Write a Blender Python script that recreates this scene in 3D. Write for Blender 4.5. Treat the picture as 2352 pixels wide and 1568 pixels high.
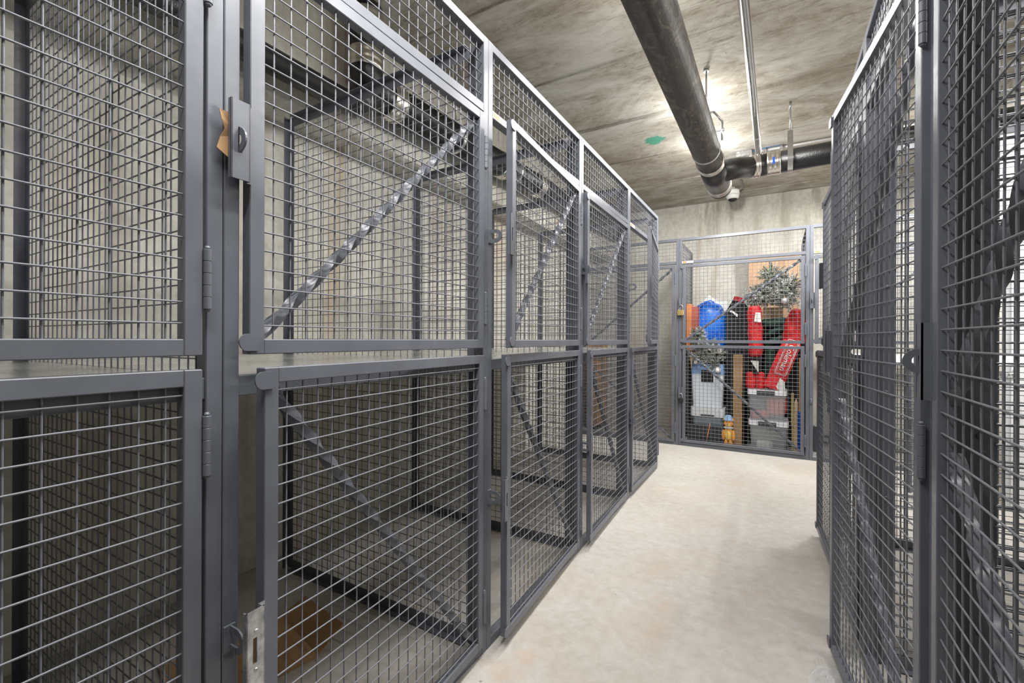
import bpy, math, random
from mathutils import Vector, Matrix, noise as mnoise
for o in list(bpy.data.objects): bpy.data.objects.remove(o)
SC = bpy.context.scene
COL = SC.collection
PI = math.pi
R = math.radians
random.seed(7)

# ------------------------------------------------------------------ camera
FPX, CX, CY, EYE, YAW, ROLL = 1034.9, 1176.0, 778.8, 1.140, R(30.44), R(.22)
cd = bpy.data.cameras.new('camera')
cd.sensor_width = 36.0
cd.lens = 36.0 * FPX / 2352.0
cd.shift_y = (CY - 784.0) / 2352.0
cd.clip_start = .02
cam = bpy.data.objects.new('camera', cd); COL.objects.link(cam)
cam.matrix_world = Matrix.Translation((0, 0, EYE)) @ Matrix.Rotation(YAW, 4, 'Z') @ Matrix.Rotation(PI/2, 4, 'X') @ Matrix.Rotation(ROLL, 4, 'Z')
SC.camera = cam

# ------------------------------------------------------------------ view and lights
vs = SC.view_settings
vs.view_transform = 'Standard'; vs.look = 'None'; vs.gamma = 1.0; vs.use_curve_mapping = False
vs.exposure = 0.62
SC.cycles.diffuse_bounces = 2
w = bpy.data.worlds.new('world'); SC.world = w; w.use_nodes = True
w.node_tree.nodes['Background'].inputs[0].default_value = (1, .97, .92, 1)
w.node_tree.nodes['Background'].inputs[1].default_value = 0.0
def lamp(name, loc, power, radius=.12, color=(1, .988, .965)):
    l = bpy.data.lights.new(name, 'POINT'); l.energy = power; l.shadow_soft_size = radius; l.color = color
    o = bpy.data.objects.new(name, l); o.location = loc; COL.objects.link(o); return o
def strip(name, loc, power, length, rz=0.0, tilt=0.0, width=.06, color=(1, .988, .965)):
    l = bpy.data.lights.new(name, 'AREA'); l.shape = 'RECTANGLE'; l.size = width; l.size_y = length; l.energy = power; l.color = color
    o = bpy.data.objects.new(name, l); o.location = loc; o.rotation_euler = (tilt, 0, rz); COL.objects.link(o); return o
# one long fluorescent run over the aisle just above the drain pipe: tubes that shine down, with point lights added for the glow on the ceiling;
# fill lights without fixtures are added over the right lockers and across the far gap
for y in (.4, 1.4):
    strip('aisle_light', (-.57, y, 2.60), 8, .9); strip('aisle_light', (-.17, y, 2.60), 4, .9)  # near run doubled; the right strip is an added fill for the right posts
strip('low_fill', (-.48, .45, 2.22), 11.5, 1.2)  # added low fill for the locker fronts on both sides; no such fixture
strip('aisle_light', (-.463, 2.5, 2.56), 13, .9)
strip('far_tube', (-.50, 3.95, 2.66), 28, 1.1, 0, R(18))
strip('cross_fill', (.30, 4.765, 2.765), 20, 1.0, PI/2)  # added fill to brighten the packed locker, kept unseen behind the branch pipe
strip('exit_fill', (.98, 4.765, 2.765), 32, .4, PI/2)  # added fill that brightens the white door
lamp('aisle_glow', (-.57, .9, 2.58), 4.0, .05)
lamp('aisle_glow', (-.463, 2.2, 2.56), 3.5, .04)
for y in (3.5, 4.3): lamp('far_glow', (-.50, y, 2.66), 7.5, .04)
for y in (1.7, 2.3): strip('side_fill', (.95, y, 2.70), 13, .6);  # added fill for the inside of the right lockers
lamp('side_fill_point', (.95, 2.0, 2.66), 7, .06)  # added point light, belongs to the same right-hand fill

# ------------------------------------------------------------------ tiny toolkit
def at(px, py, Y):
    """point on the plane of depth Y that the photo shows at px, py"""
    x, y = px - CX, py - CY
    c, s = math.cos(-ROLL), math.sin(-ROLL)
    x, y = c*x - s*y, s*x + c*y
    a, b = x/FPX, -y/FPX
    d = Vector((math.cos(YAW)*a - math.sin(YAW), math.sin(YAW)*a + math.cos(YAW), b))
    return Vector((0, 0, EYE)) + d*(Y/d.y)

class MB:
    def __init__(s): s.v = []; s.f = []; s.sm = []; s.mi = []
    def add(s, vs_, fs, smooth=False, mi=0):
        n = len(s.v); s.v += [tuple(p) for p in vs_]
        for f in fs: s.f.append(tuple(i+n for i in f)); s.sm.append(smooth); s.mi.append(mi)
    def box(s, x0, x1, y0, y1, z0, z1, mi=0, M=None):
        v = [(x, y, z) for z in (z0, z1) for y in (y0, y1) for x in (x0, x1)]
        if M: v = [M @ Vector(p) for p in v]
        s.add(v, [(0,2,3,1),(4,5,7,6),(0,1,5,4),(2,6,7,3),(0,4,6,2),(1,3,7,5)], False, mi)
    def cbox(s, x0, x1, y0, y1, z0, z1, c=.0018, mi=0, M=None):
        """box with chamfered edges"""
        lo, hi = (x0, y0, z0), (x1, y1, z1)
        c = min(c, .45*(x1-x0), .45*(y1-y0), .45*(z1-z0))
        idx = {}; v = []
        for sx in (0,1):
            for sy in (0,1):
                for sz in (0,1):
                    sg = (sx, sy, sz)
                    for a in range(3):
                        p = []
                        for k in range(3):
                            e = hi[k] if sg[k] else lo[k]
                            if k != a: e += -c if sg[k] else c
                            p.append(e)
                        idx[(sg, a)] = len(v); v.append(tuple(p))
        if M: v = [M @ Vector(p) for p in v]
        f = []
        def q(ids, nrm):
            f.append(ids if nrm else tuple(reversed(ids)))
        cs = [(0,0),(1,0),(1,1),(0,1)]
        for a in range(3):
            b, d = (a+1) % 3, (a+2) % 3
            for sg in (0,1):
                ids = []
                for u, t in cs:
                    k = [0,0,0]; k[a] = sg; k[b] = u; k[d] = t
                    ids.append(idx[(tuple(k), a)])
                q(tuple(ids), sg == 1)
            for u in (0,1):
                for t in (0,1):
                    k0 = [0,0,0]; k0[b] = u; k0[d] = t; k1 = list(k0); k1[a] = 1
                    k0, k1 = tuple(k0), tuple(k1)
                    q((idx[(k0,b)], idx[(k0,d)], idx[(k1,d)], idx[(k1,b)]), u == t)
        for sx in (0,1):
            for sy in (0,1):
                for sz in (0,1):
                    k = (sx,sy,sz)
                    q((idx[(k,0)], idx[(k,1)], idx[(k,2)]), (sx+sy+sz) % 2 == 1)
        s.add(v, f, False, mi)
    def tube(s, pts, r, n=8, caps=True, smooth=True, mi=0):
        pts = [Vector(p) for p in pts]; m = len(pts)
        rr = r if isinstance(r, (list, tuple)) else [r]*m
        t0 = (pts[1]-pts[0]).normalized()
        up = Vector((0,0,1)) if abs(t0.z) < .9 else Vector((1,0,0))
        a = t0.cross(up).normalized()
        vs_ = []
        for i in range(m):
            if i == 0: t = pts[1]-pts[0]
            elif i == m-1: t = pts[-1]-pts[-2]
            else: t = (pts[i+1]-pts[i]).normalized() + (pts[i]-pts[i-1]).normalized()
            t.normalize()
            a = (a - t*a.dot(t)).normalized(); b = t.cross(a)
            k = 1.0
            if 0 < i < m-1:
                cc = (pts[i+1]-pts[i]).normalized().dot(t); k = 1/max(cc, .5)
            for j in range(n):
                an = 2*PI*j/n
                vs_.append(pts[i] + (a*math.cos(an) + b*math.sin(an))*rr[i])
        fs = []
        for i in range(m-1):
            for j in range(n):
                fs.append((i*n+j, i*n+(j+1) % n, (i+1)*n+(j+1) % n, (i+1)*n+j))
        s.add(vs_, fs, smooth, mi)
        if caps:
            k = len(s.v) - m*n
            s.f.append(tuple(k+j for j in reversed(range(n)))); s.sm.append(False); s.mi.append(mi)
            s.f.append(tuple(k+(m-1)*n+j for j in range(n))); s.sm.append(False); s.mi.append(mi)
    def lathe(s, prof, n=24, M=None, smooth=True, mi=0):
        """prof: (r, z) pairs from bottom to top"""
        v = []
        for r, z in prof:
            for j in range(n):
                p = Vector((r*math.cos(2*PI*j/n), r*math.sin(2*PI*j/n), z)); v.append(M @ p if M else p)
        f = []
        for i in range(len(prof)-1):
            for j in range(n): f.append((i*n+j, i*n+(j+1) % n, (i+1)*n+(j+1) % n, (i+1)*n+j))
        s.add(v, f, smooth, mi)
        k = len(s.v)-len(v)
        if prof[0][0] > 1e-5: s.f.append(tuple(k+j for j in reversed(range(n)))); s.sm.append(False); s.mi.append(mi)
        if prof[-1][0] > 1e-5: s.f.append(tuple(k+(len(prof)-1)*n+j for j in range(n))); s.sm.append(False); s.mi.append(mi)
    def prism(s, poly, y0, y1, M=None, mi=0):
        """poly of (x, z) extruded along y"""
        n = len(poly); v = [(x, y0, z) for x, z in poly] + [(x, y1, z) for x, z in poly]
        if M: v = [M @ Vector(p) for p in v]
        f = [tuple(range(n)), tuple(reversed(range(n, 2*n)))]
        for i in range(n): f.append((i, n+i, n+(i+1) % n, (i+1) % n))
        s.add(v, f, False, mi)
    def ellip(s, c, r, nu=20, nv=14, fn=None, p=1.0, mi=0, M=None):
        """superellipsoid with an optional displacement fn(unit vector) -> factor"""
        v = []; c = Vector(c)
        sg = lambda t: math.copysign(abs(t)**p, t)
        for i in range(nv+1):
            th = PI*i/nv - PI/2
            for j in range(nu):
                ph = 2*PI*j/nu
                d = Vector((sg(math.cos(th))*sg(math.cos(ph)), sg(math.cos(th))*sg(math.sin(ph)), sg(math.sin(th))))
                k = fn(d) if fn else 1.0
                q = Vector((d.x*r[0]*k, d.y*r[1]*k, d.z*r[2]*k))
                if M: q = M @ q
                v.append(c + q)
        f = []
        for i in range(nv):
            for j in range(nu): f.append((i*nu+j, i*nu+(j+1) % nu, (i+1)*nu+(j+1) % nu, (i+1)*nu+j))
        s.add(v, f, True, mi)
    def mesh(s, name, mats):
        me = bpy.data.meshes.new(name); me.from_pydata(s.v, [], s.f); me.update()
        me.polygons.foreach_set('use_smooth', s.sm); me.polygons.foreach_set('material_index', s.mi)
        for m in (mats if isinstance(mats, (list, tuple)) else [mats]): me.materials.append(m)
        return me

def put(name, data, parent=None, loc=(0,0,0), rz=0.0, label=None):
    o = bpy.data.objects.new(name, data); COL.objects.link(o)
    o.location = loc; o.rotation_euler = (0, 0, rz)
    if parent: o.parent = parent
    if label: o['label'] = label
    return o
def part(name, mb, mats, parent, loc=(0,0,0), rz=0.0, label=None):
    return put(name, mb.mesh(name, mats), parent, loc, rz, label)
def tag(o, label, cat, group=None):
    o['label'] = label; o['category'] = cat
    if group: o['group'] = group
    return o
def thing(name, label, cat, loc=(0,0,0), rz=0.0, group=None):
    return tag(put(name, None, None, loc, rz), label, cat, group)
def single(name, mb, mats, label, cat, loc=(0,0,0), rz=0.0, group=None):
    return tag(put(name, mb.mesh(name, mats), None, loc, rz), label, cat, group)
def struct(name, mb, mats, parent=None):
    o = put(name, mb.mesh(name, mats), parent)
    if not parent: o['kind'] = 'structure'
    return o

# ------------------------------------------------------------------ materials
def mat(name, rgb, rough=.5, metal=0.0, spec=.5, alpha=None, trans=0.0):
    m = bpy.data.materials.new(name); m.use_nodes = True
    b = m.node_tree.nodes['Principled BSDF']
    b.inputs['Base Color'].default_value = (*rgb, 1); b.inputs['Roughness'].default_value = rough
    b.inputs['Metallic'].default_value = metal; b.inputs['Specular IOR Level'].default_value = spec
    if trans: b.inputs['Transmission Weight'].default_value = trans
    if alpha is not None: b.inputs['Alpha'].default_value = alpha
    return m
class NT:
    def __init__(s, m): s.m = m; s.t = m.node_tree; s.b = s.t.nodes['Principled BSDF']; s.tc = s.t.nodes.new('ShaderNodeTexCoord')
    def n(s, kind, **kw):
        o = s.t.nodes.new(kind)
        for k, v in kw.items(): setattr(o, k, v)
        return o
    def l(s, a, b): s.t.links.new(a, b)
    def vec(s, scale=(1,1,1), loc=(0,0,0), rot=(0,0,0)):
        mp = s.n('ShaderNodeMapping'); mp.inputs['Scale'].default_value = scale; mp.inputs['Location'].default_value = loc; mp.inputs['Rotation'].default_value = rot
        s.l(s.tc.outputs['Object'], mp.inputs['Vector']); return mp.outputs[0]
    def noise(s, scale, detail=4, rough=.55, vec=None, dist=0.0):
        o = s.n('ShaderNodeTexNoise'); o.inputs['Scale'].default_value = scale; o.inputs['Detail'].default_value = detail
        o.inputs['Roughness'].default_value = rough; o.inputs['Distortion'].default_value = dist
        s.l(vec if vec is not None else s.tc.outputs['Object'], o.inputs['Vector']); return o.outputs['Fac']
    def ramp(s, fac, stops):
        o = s.n('ShaderNodeValToRGB'); e = o.color_ramp.elements
        while len(e) < len(stops): e.new(.5)
        for k, (p, c) in enumerate(stops):
            e[k].position = p; e[k].color = (c, c, c, 1) if isinstance(c, (int, float)) else (*c, 1)
        s.l(fac, o.inputs[0]); return o.outputs[0]
    def mix(s, fac, a, b, mode='MIX'):
        o = s.n('ShaderNodeMix', data_type='RGBA', blend_type=mode)
        for sock, v in ((o.inputs[0], fac), (o.inputs[6], a), (o.inputs[7], b)):
            if isinstance(v, (int, float)): sock.default_value = v
            elif isinstance(v, tuple): sock.default_value = (*v, 1)
            else: s.l(v, sock)
        return o.outputs[2]
    def math(s, op, a, b=0.0):
        o = s.n('ShaderNodeMath', operation=op)
        for k, v in ((0, a), (1, b)):
            if isinstance(v, (int, float)): o.inputs[k].default_value = v
            else: s.l(v, o.inputs[k])
        return o.outputs[0]
    def color(s, c): s.l(c, s.b.inputs['Base Color'])
    def rough(s, c): s.l(c, s.b.inputs['Roughness'])
    def bump(s, h, strength=.3, dist=.01):
        o = s.n('ShaderNodeBump'); o.inputs['Strength'].default_value = strength; o.inputs['Distance'].default_value = dist
        s.l(h, o.inputs['Height']); s.l(o.outputs[0], s.b.inputs['Normal'])

# powder coated locker steel
STEEL = mat('locker_steel', (.150, .157, .178), .40)
t = NT(STEEL)
n1 = t.noise(9, 3); t.color(t.mix(t.ramp(n1, [(.35, 0.0), (.7, 1.0)]), (.118, .126, .149), (.142, .151, .176)))
sc = t.ramp(t.noise(26, 3, .6, t.vec((1, 1, .35))), [(.74, 0.0), (.80, 1.0)])
t.color(t.mix(t.math('MULTIPLY', sc, .25), t.mix(t.ramp(n1, [(.35, 0.0), (.7, 1.0)]), (.118, .126, .149), (.142, .151, .176)), (.33, .33, .33)))
t.rough(t.ramp(t.noise(60, 2), [(.3, .30), (.7, .38)]))
t.bump(t.noise(300, 1), .03, .0005)
WIRE = mat('wire_steel', (.165, .172, .195), .3)
GALV = mat('galvanised_sheet', (.62, .63, .63), .26, .85)
t = NT(GALV); t.rough(t.ramp(t.noise(5, 3), [(.3, .22), (.7, .32)])); t.color(t.mix(t.noise(6, 3), (.70, .71, .71), (.80, .81, .80)))
ZINC = mat('zinc_plate', (.58, .58, .59), .33, .8)
t = NT(ZINC); t.color(t.mix(t.ramp(t.noise(40, 4), [(.35, 0.0), (.65, 1.0)]), (.34, .35, .37), (.72, .72, .72)))

def concrete(name, dark, mid, light, stain, kind):
    m = mat(name, mid, .85, 0, .25); t = NT(m)
    big = t.noise(1.1, 6, .62, t.vec((1, 1, 1), (3, 1, 2)), .6)
    fine = t.noise(22, 5, .65)
    c = t.mix(t.ramp(big, [(.30, 0.0), (.52, .5), (.70, 1.0)]), dark, light)
    c = t.mix(.5, c, t.mix(t.ramp(fine, [(.3, 0.0), (.7, 1.0)]), dark, light))
    if kind == 'wall':
        st = t.ramp(t.noise(2.6, 5, .6, t.vec((1.6, 1.6, .22)), .4), [(.52, 0.0), (.74, 1.0)])
        c = t.mix(t.math('MULTIPLY', st, .75), c, stain)
        sp_ = t.n('ShaderNodeSeparateXYZ'); t.l(t.tc.outputs['Object'], sp_.inputs[0])
        hi = t.ramp(t.math('MULTIPLY', sp_.outputs[2], .3466), [(.66, 0.0), (.97, 1.0)])
        dr_ = t.ramp(t.noise(3.4, 5, .6, t.vec((2.2, 2.2, .30), (2.3, 0, 1)), .5), [(.53, 0.0), (.68, 1.0)])
        c = t.mix(t.math('MULTIPLY', t.math('MULTIPLY', dr_, hi), .5), c, (.15, .12, .085))
        ru_ = t.ramp(t.noise(2.7, 4, .55, t.vec((1.4, 1.4, .18), (.4, 6, 2)), .3), [(.56, 0.0), (.70, 1.0)])
        c = t.mix(t.math('MULTIPLY', ru_, .5), c, (.44, .30, .17))
        wv = t.n('ShaderNodeTexWave', wave_type='BANDS', bands_direction='DIAGONAL'); wv.inputs['Scale'].default_value = .42; wv.inputs['Distortion'].default_value = .4
        t.l(t.vec((1, 1, 0)), wv.inputs['Vector'])
        c = t.mix(t.math('MULTIPLY', t.ramp(wv.outputs['Fac'], [(0.0, 1.0), (.02, 0.0)]), .3), c, stain)
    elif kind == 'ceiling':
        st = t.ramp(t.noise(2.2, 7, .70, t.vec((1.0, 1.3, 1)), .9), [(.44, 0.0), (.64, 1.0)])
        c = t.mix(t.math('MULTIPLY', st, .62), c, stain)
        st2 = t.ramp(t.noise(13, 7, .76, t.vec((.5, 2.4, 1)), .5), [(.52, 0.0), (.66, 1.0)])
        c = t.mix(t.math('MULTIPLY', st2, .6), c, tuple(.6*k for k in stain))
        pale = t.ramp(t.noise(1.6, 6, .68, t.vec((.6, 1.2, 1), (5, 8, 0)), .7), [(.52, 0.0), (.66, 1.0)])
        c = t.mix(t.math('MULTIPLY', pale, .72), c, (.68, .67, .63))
    else:
        st = t.ramp(t.noise(1.7, 6, .65, None, .8), [(.50, 0.0), (.72, 1.0)])
        c = t.mix(t.math('MULTIPLY', st, .6), c, stain)
        ru = t.ramp(t.noise(3.3, 5, .6, t.vec((1, 1, 1), (7, 3, 0))), [(.62, 0.0), (.75, 1.0)])
        c = t.mix(t.math('MULTIPLY', ru, .45), c, (.52, .30, .17))
    hole = t.ramp(t.noise(46 if kind != 'floor' else 30, 2, .5, t.vec((1, 1, 1), (11, 5, 4))), [(.755, 0.0), (.785, 1.0)])
    c = t.mix(t.math('MULTIPLY', hole, .7), c, tuple(.25*k for k in dark))
    t.color(c)
    if kind == 'floor': t.rough(t.ramp(big, [(.3, .42), (.7, .62)]))
    h = t.math('SUBTRACT', t.math('ADD', t.math('MULTIPLY', fine, .5), big), t.math('MULTIPLY', hole, .8))
    t.bump(h, .35 if kind != 'floor' else .12, .008)
    return m, t, c
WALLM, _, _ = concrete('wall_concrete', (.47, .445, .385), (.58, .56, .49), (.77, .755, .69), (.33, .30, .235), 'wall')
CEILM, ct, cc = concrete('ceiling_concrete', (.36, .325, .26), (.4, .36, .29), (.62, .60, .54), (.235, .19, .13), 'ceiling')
FLOORM, _, _ = concrete('floor_concrete', (.375, .345, .305), (.435, .405, .365), (.56, .54, .51), (.45, .36, .285), 'floor')
# a smear of green paint on the ceiling
sep = ct.n('ShaderNodeSeparateXYZ'); ct.l(ct.tc.outputs['Object'], sep.inputs[0])
dx = ct.math('DIVIDE', ct.math('SUBTRACT', sep.outputs[0], -.925), .15); dy = ct.math('DIVIDE', ct.math('SUBTRACT', sep.outputs[1], 4.03), .15)
d2 = ct.math('ADD', ct.math('MULTIPLY', dx, dx), ct.math('MULTIPLY', dy, dy))
msk = ct.ramp(ct.math('ADD', d2, ct.math('MULTIPLY', ct.noise(16, 6, .75), 1.3)), [(.0, 1.0), (.86, 1.0), (1.0, 0.0)])
ct.color(ct.mix(ct.math('MULTIPLY', msk, .85), cc, (.03, .34, .23)))

PIPE = mat('cast_iron', (.030, .029, .028), .48, .0, .5)
t = NT(PIPE); pn = t.noise(7, 6, .7); t.color(t.mix(t.ramp(t.noise(16, 7, .75, t.vec((1, .5, 1)), 1.5), [(.50, 0.0), (.68, 1.0)]), t.mix(t.ramp(pn, [(.42, 0.0), (.60, 1.0)]), (.010, .010, .010), (.045, .038, .030)), (.15, .12, .085))); t.rough(t.ramp(pn, [(.3, .38), (.7, .65)])); t.bump(t.noise(90, 4), .35, .003)
PIPEB = mat('coated_black_pipe', (.016, .016, .017), .30, 0, .6)
t = NT(PIPEB); t.bump(t.noise(130, 3), .45, .003)
STAIN = mat('stainless_band', (.72, .68, .63), .26, 1.0)
CHROME = mat('galvanised_rod', (.60, .60, .60), .28, .9)
CHALK = mat('grey_paint_pipe', (.20, .19, .18), .3, .7)
WHITE = mat('white_plastic', (.80, .79, .76), .4)
BLACK = mat('black_plastic', (.010, .010, .011), .4)
DARKF = mat('dark_fabric', (.014, .013, .014), .8)
DOORW = mat('white_door_paint', (.86, .87, .88), .45)
BLUEW = mat('blue_cable', (.05, .22, .6), .5)
ORANGE = mat('orange_sticker', (.90, .20, .07), .5)
PAPER = mat('white_paper', (.86, .85, .82), .7)
CARD = mat('cardboard', (.42, .25, .12), .85); t = NT(CARD); t.color(t.mix(t.noise(30, 3, .5, t.vec((1, 1, .1))), (.33, .185, .08), (.50, .31, .16)))
def wood(name, a, b):
    m = mat(name, a, .65); t = NT(m)
    g = t.noise(6, 5, .6, t.vec((9, 9, .7)), .6); t.color(t.mix(t.ramp(g, [(.3, 0.0), (.7, 1.0)]), a, b)); t.bump(g, .15, .003); return m
POSTW = wood('weathered_lumber', (.27, .15, .06), (.44, .28, .13))
PLY = wood('plywood', (.52, .30, .16), (.66, .43, .27))
PINE = wood('pale_pine', (.74, .52, .29), (.86, .68, .44))
BROWNW = wood('brown_veneer', (.42, .21, .085), (.56, .31, .14))
def fabric(name, a, b, sc=7, rough=.6):
    m = mat(name, a, rough); t = NT(m); f = t.noise(sc, 5, .6, None, 1.2); t.color(t.mix(t.ramp(f, [(.35, 0.0), (.65, 1.0)]), a, b)); t.bump(f, .5, .02); return m
RED = fabric('red_nylon', (.58, .008, .012), (.78, .020, .022), 11, .6)
t = NT(RED); t.bump(t.noise(9, 4, .6, None, 2.0), .7, .035)
GREENF = fabric('dark_green_nylon', (.012, .055, .035), (.03, .11, .07))
BLUEF = fabric('blue_plastic_sheet', (.003, .10, .62), (.008, .21, .85), 6, .28)
t = NT(BLUEF)
fl = t.ramp(t.noise(9, 6, .75, t.vec((1, 1, 1.6), (2, 9, 4)), 1.4), [(.60, 0.0), (.635, 1.0)])
f0 = t.noise(6, 4, .6, None, 1.2)
t.color(t.mix(t.math('MULTIPLY', fl, .7), t.mix(t.ramp(f0, [(.35, 0.0), (.65, 1.0)]), (.003, .10, .62), (.008, .21, .85)), (.55, .78, .92)))
ORBOX = mat('orange_board', (.80, .24, .05), .6); t = NT(ORBOX); t.color(t.mix(t.noise(8, 4, .5, t.vec((6, 6, .6))), (.62, .15, .03), (.88, .34, .10)))
ORSIDE = mat('brick_red_board', (.42, .09, .05), .6)
BINGR = mat('pale_grey_bin', (.66, .71, .77), .42)
BINBL = mat('blue_bin_lid', (.17, .30, .55), .4)
LIDGR = mat('grey_lid', (.60, .61, .63), .4)
CLEAR = mat('clear_tote_wall', (.62, .66, .68), .18, 0, .5, .42)
t = NT(CLEAR); t.rough(t.ramp(t.noise(20, 3), [(.3, .12), (.7, .3)]))
CLIDM = mat('translucent_white_lid', (.78, .78, .82), .35)
NEEDLE = mat('green_needles', (.17, .27, .15), .7)
NEEDLE2 = mat('olive_needles', (.38, .43, .30), .7)
FROST = mat('frosted_needles', (.88, .87, .84), .8)
TWIG = mat('brown_twig', (.09, .055, .03), .8)
SILVER = mat('silver_bauble', (.84, .82, .82), .38, .8)
BAUB = mat('white_bauble', (.86, .85, .82), .35)
GOLDD = mat('champagne_glass', (.66, .47, .26), .25, .5)
BRASS = mat('brass', (.78, .55, .22), .3, .85)
LOCKD = mat('dark_lock_body', (.05, .05, .055), .35, .5)
TOYO = mat('orange_toy', (.80, .33, .05), .55)
TOYY = mat('yellow_toy', (.86, .55, .10), .55)
SKYB = mat('pale_blue_cap', (.30, .50, .78), .6)
LEVELY = mat('olive_yellow_rail', (.42, .33, .12), .5)
BLUET = mat('blue_tool', (.01, .09, .60), .4)
PLASTIC = mat('clear_bag_film', (.80, .82, .84), .12, 0, .7, .35)

# ------------------------------------------------------------------ room shell
XL, XR, YB, YF, HC = -2.235, 1.345, 6.2, -2.2, 2.885
m = MB(); m.box(XL-.2, XR+.2, YF-.2, YB+.2, -.15, 0); struct('floor', m, FLOORM)
m = MB(); m.box(XL-.2, XR+.2, YF-.2, YB+.2, HC, HC+.2)
for k, y in enumerate((-.41, .39, 1.19, 1.98, 2.76, 4.36, 5.15, 5.92)):      # board seams left by the formwork
    m.tube([(XL, y, HC+.002), (XR, y, HC+.002)], .009, 6)
m.tube([(XL, 3.56, HC+.016), (XR, 3.56, HC+.016)], .030, 12)
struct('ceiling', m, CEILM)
m = MB(); m.box(XL-.2, XL, YF, YB, 0, HC)
zs = 2.262; xo = -2.0
poly = [(XL-.02, zs), (xo-.03, zs), (xo-.009, zs+.009), (xo, zs+.03), (xo, HC), (XL-.02, HC)]
m.prism(poly, YF, YB); struct('wall_left', m, WALLM)
m = MB(); m.box(XL-.2, XR+.2, YB, YB+.2, 0, HC); struct('wall_back', m, WALLM)
m = MB(); m.box(XL-.2, XR+.2, YF-.2, YF, 0, HC); struct('wall_front', m, WALLM)
dy0, dy1, dz = 3.33, 4.38, 2.06
m = MB(); m.box(XR, XR+.2, YF, dy0, 0, HC); m.box(XR, XR+.2, dy1, YB, 0, HC); m.box(XR, XR+.2, dy0, dy1, dz, HC); struct('wall_right', m, WALLM)
# white door with its frame in the right wall
dr = MB(); dr.cbox(XR+.02, XR+.065, dy0+.045, dy1-.045, .012, dz-.045, .003)
d1 = struct('door_1', dr, DOORW)
m = MB()
for a, b in ((dy0, dy0+.04), (dy1-.04, dy1)): m.cbox(XR-.008, XR+.12, a, b, 0, dz, .003)
m.cbox(XR-.008, XR+.12, dy0+.04, dy1-.04, dz-.04, dz, .003)
part('door_frame', m, DOORW, d1)
m = MB(); M = Matrix.Translation((XR+.02, dy1-.115, .92)) @ Matrix.Rotation(-PI/2, 4, 'Y')
m.lathe([(.032, 0), (.032, .008), (.012, .012), (.012, .035), (.026, .042), (.030, .056), (.022, .07), (0, .073)], 20, M)
part('door_knob', m, CHROME, d1)

# ------------------------------------------------------------------ storage lockers
D = .0381          # wire pitch
WR = .0018         # wire radius
_cache = {}
def wire_mesh(wd, ht, crimp=True):
    """wires over 0..wd by 0..ht in the xz plane; straight horizontals in front, crimped verticals behind"""
    key = (round(wd, 3), round(ht, 3), crimp)
    if key in _cache: return _cache[key]
    m = MB(); nx = int(wd/D); nz = int(ht/D)
    ox = (wd - (nx-1)*D)/2 if nx > 1 else wd/2; oz = (ht - (nz-1)*D)/2 if nz > 1 else ht/2
    if ox > .9*D: ox -= D/2; nx += 1
    if oz > .9*D: oz -= D/2; nz += 1
    for k in range(nz): m.tube([(-.003, -.0012, oz+k*D), (wd+.003, -.0012, oz+k*D)], WR, 6, False)
    for k in range(nx):
        x = ox + k*D
        if crimp:
            pts = [(x, .0022, -.003)]
            for q in range(nz):
                z = oz + q*D
                pts += [(x, .0021, z-.007), (x, .0023, z), (x, .0021, z+.007)]
                if q < nz-1: pts.append((x, .0019, z+D/2))
            pts.append((x, .0022, ht+.003))
            m.tube(pts, WR, 5, False)
        else: m.tube([(x, .002, -.003), (x, .002, ht+.003)], WR, 5, False)
    _cache[key] = m.mesh('wire_mesh', WIRE); return _cache[key]

def twisted(m, p, q, width=.022, th=.019, pitch=.15):
    """flat bar twisted about its own length"""
    p, q = Vector(p), Vector(q); ax = (q-p); L = ax.length; t = ax.normalized()
    a = t.cross(Vector((0, 1, 0))).normalized(); b = Vector((0, 1, 0))
    n = int(L/pitch*16); rows = []
    for i in range(n+1):
        s_ = i/n; an = PI*s_*L/pitch
        ca, sa = math.cos(an), math.sin(an)
        u = a*ca + b*sa; w_ = b*ca - a*sa
        c = p + ax*s_
        rows.append([c + u*(su*width/2) + w_*(sw*th/2) for su, sw in ((-1,-1), (1,-1), (1,1), (-1,1))])
    for j in range(4):                      # each long face its own strip, so the corners stay crisp
        v = []
        for r in rows: v += [r[j], r[(j+1) % 4]]
        m.add(v, [(2*i, 2*i+1, 2*i+3, 2*i+2) for i in range(n)], True)
    m.add(rows[0], [(3,2,1,0)]); m.add(rows[-1], [(0,1,2,3)])

FW = .030          # face width of the frame members
def hinge(parent, z):
    m = MB()
    for k in range(5):
        z0 = z + k*.022; m.lathe([(.0064, 0), (.0071, .0007), (.0071, .0208), (.0064, .0215)], 18, Matrix.Translation((0, -.0125, z0)), False)
    m.lathe([(.005, 0), (.0055, .002), (.003, .006)], 10, Matrix.Translation((0, -.0125, z+.11)))
    m.lathe([(.003, 0), (.0055, .003), (.005, .005)], 10, Matrix.Translation((0, -.0125, z-.005)))
    m.box(-.018, 0, -.0062, -.0048, z+.004, z+.106)
    part('hinge', m, STEEL, parent)
def d_tab(m, xc, z, fy):
    poly = [(xc+.016, z+.017), (xc-.004, z+.017)] + [(xc-.004-.0175*math.cos(a), z+.0175*math.sin(a)) for a in [PI/2-PI*k/10 for k in range(1, 10)]] + [(xc-.004, z-.017), (xc+.016, z-.017)]
    m.prism(list(reversed(poly)), fy-.0042, fy-.0005)
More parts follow.
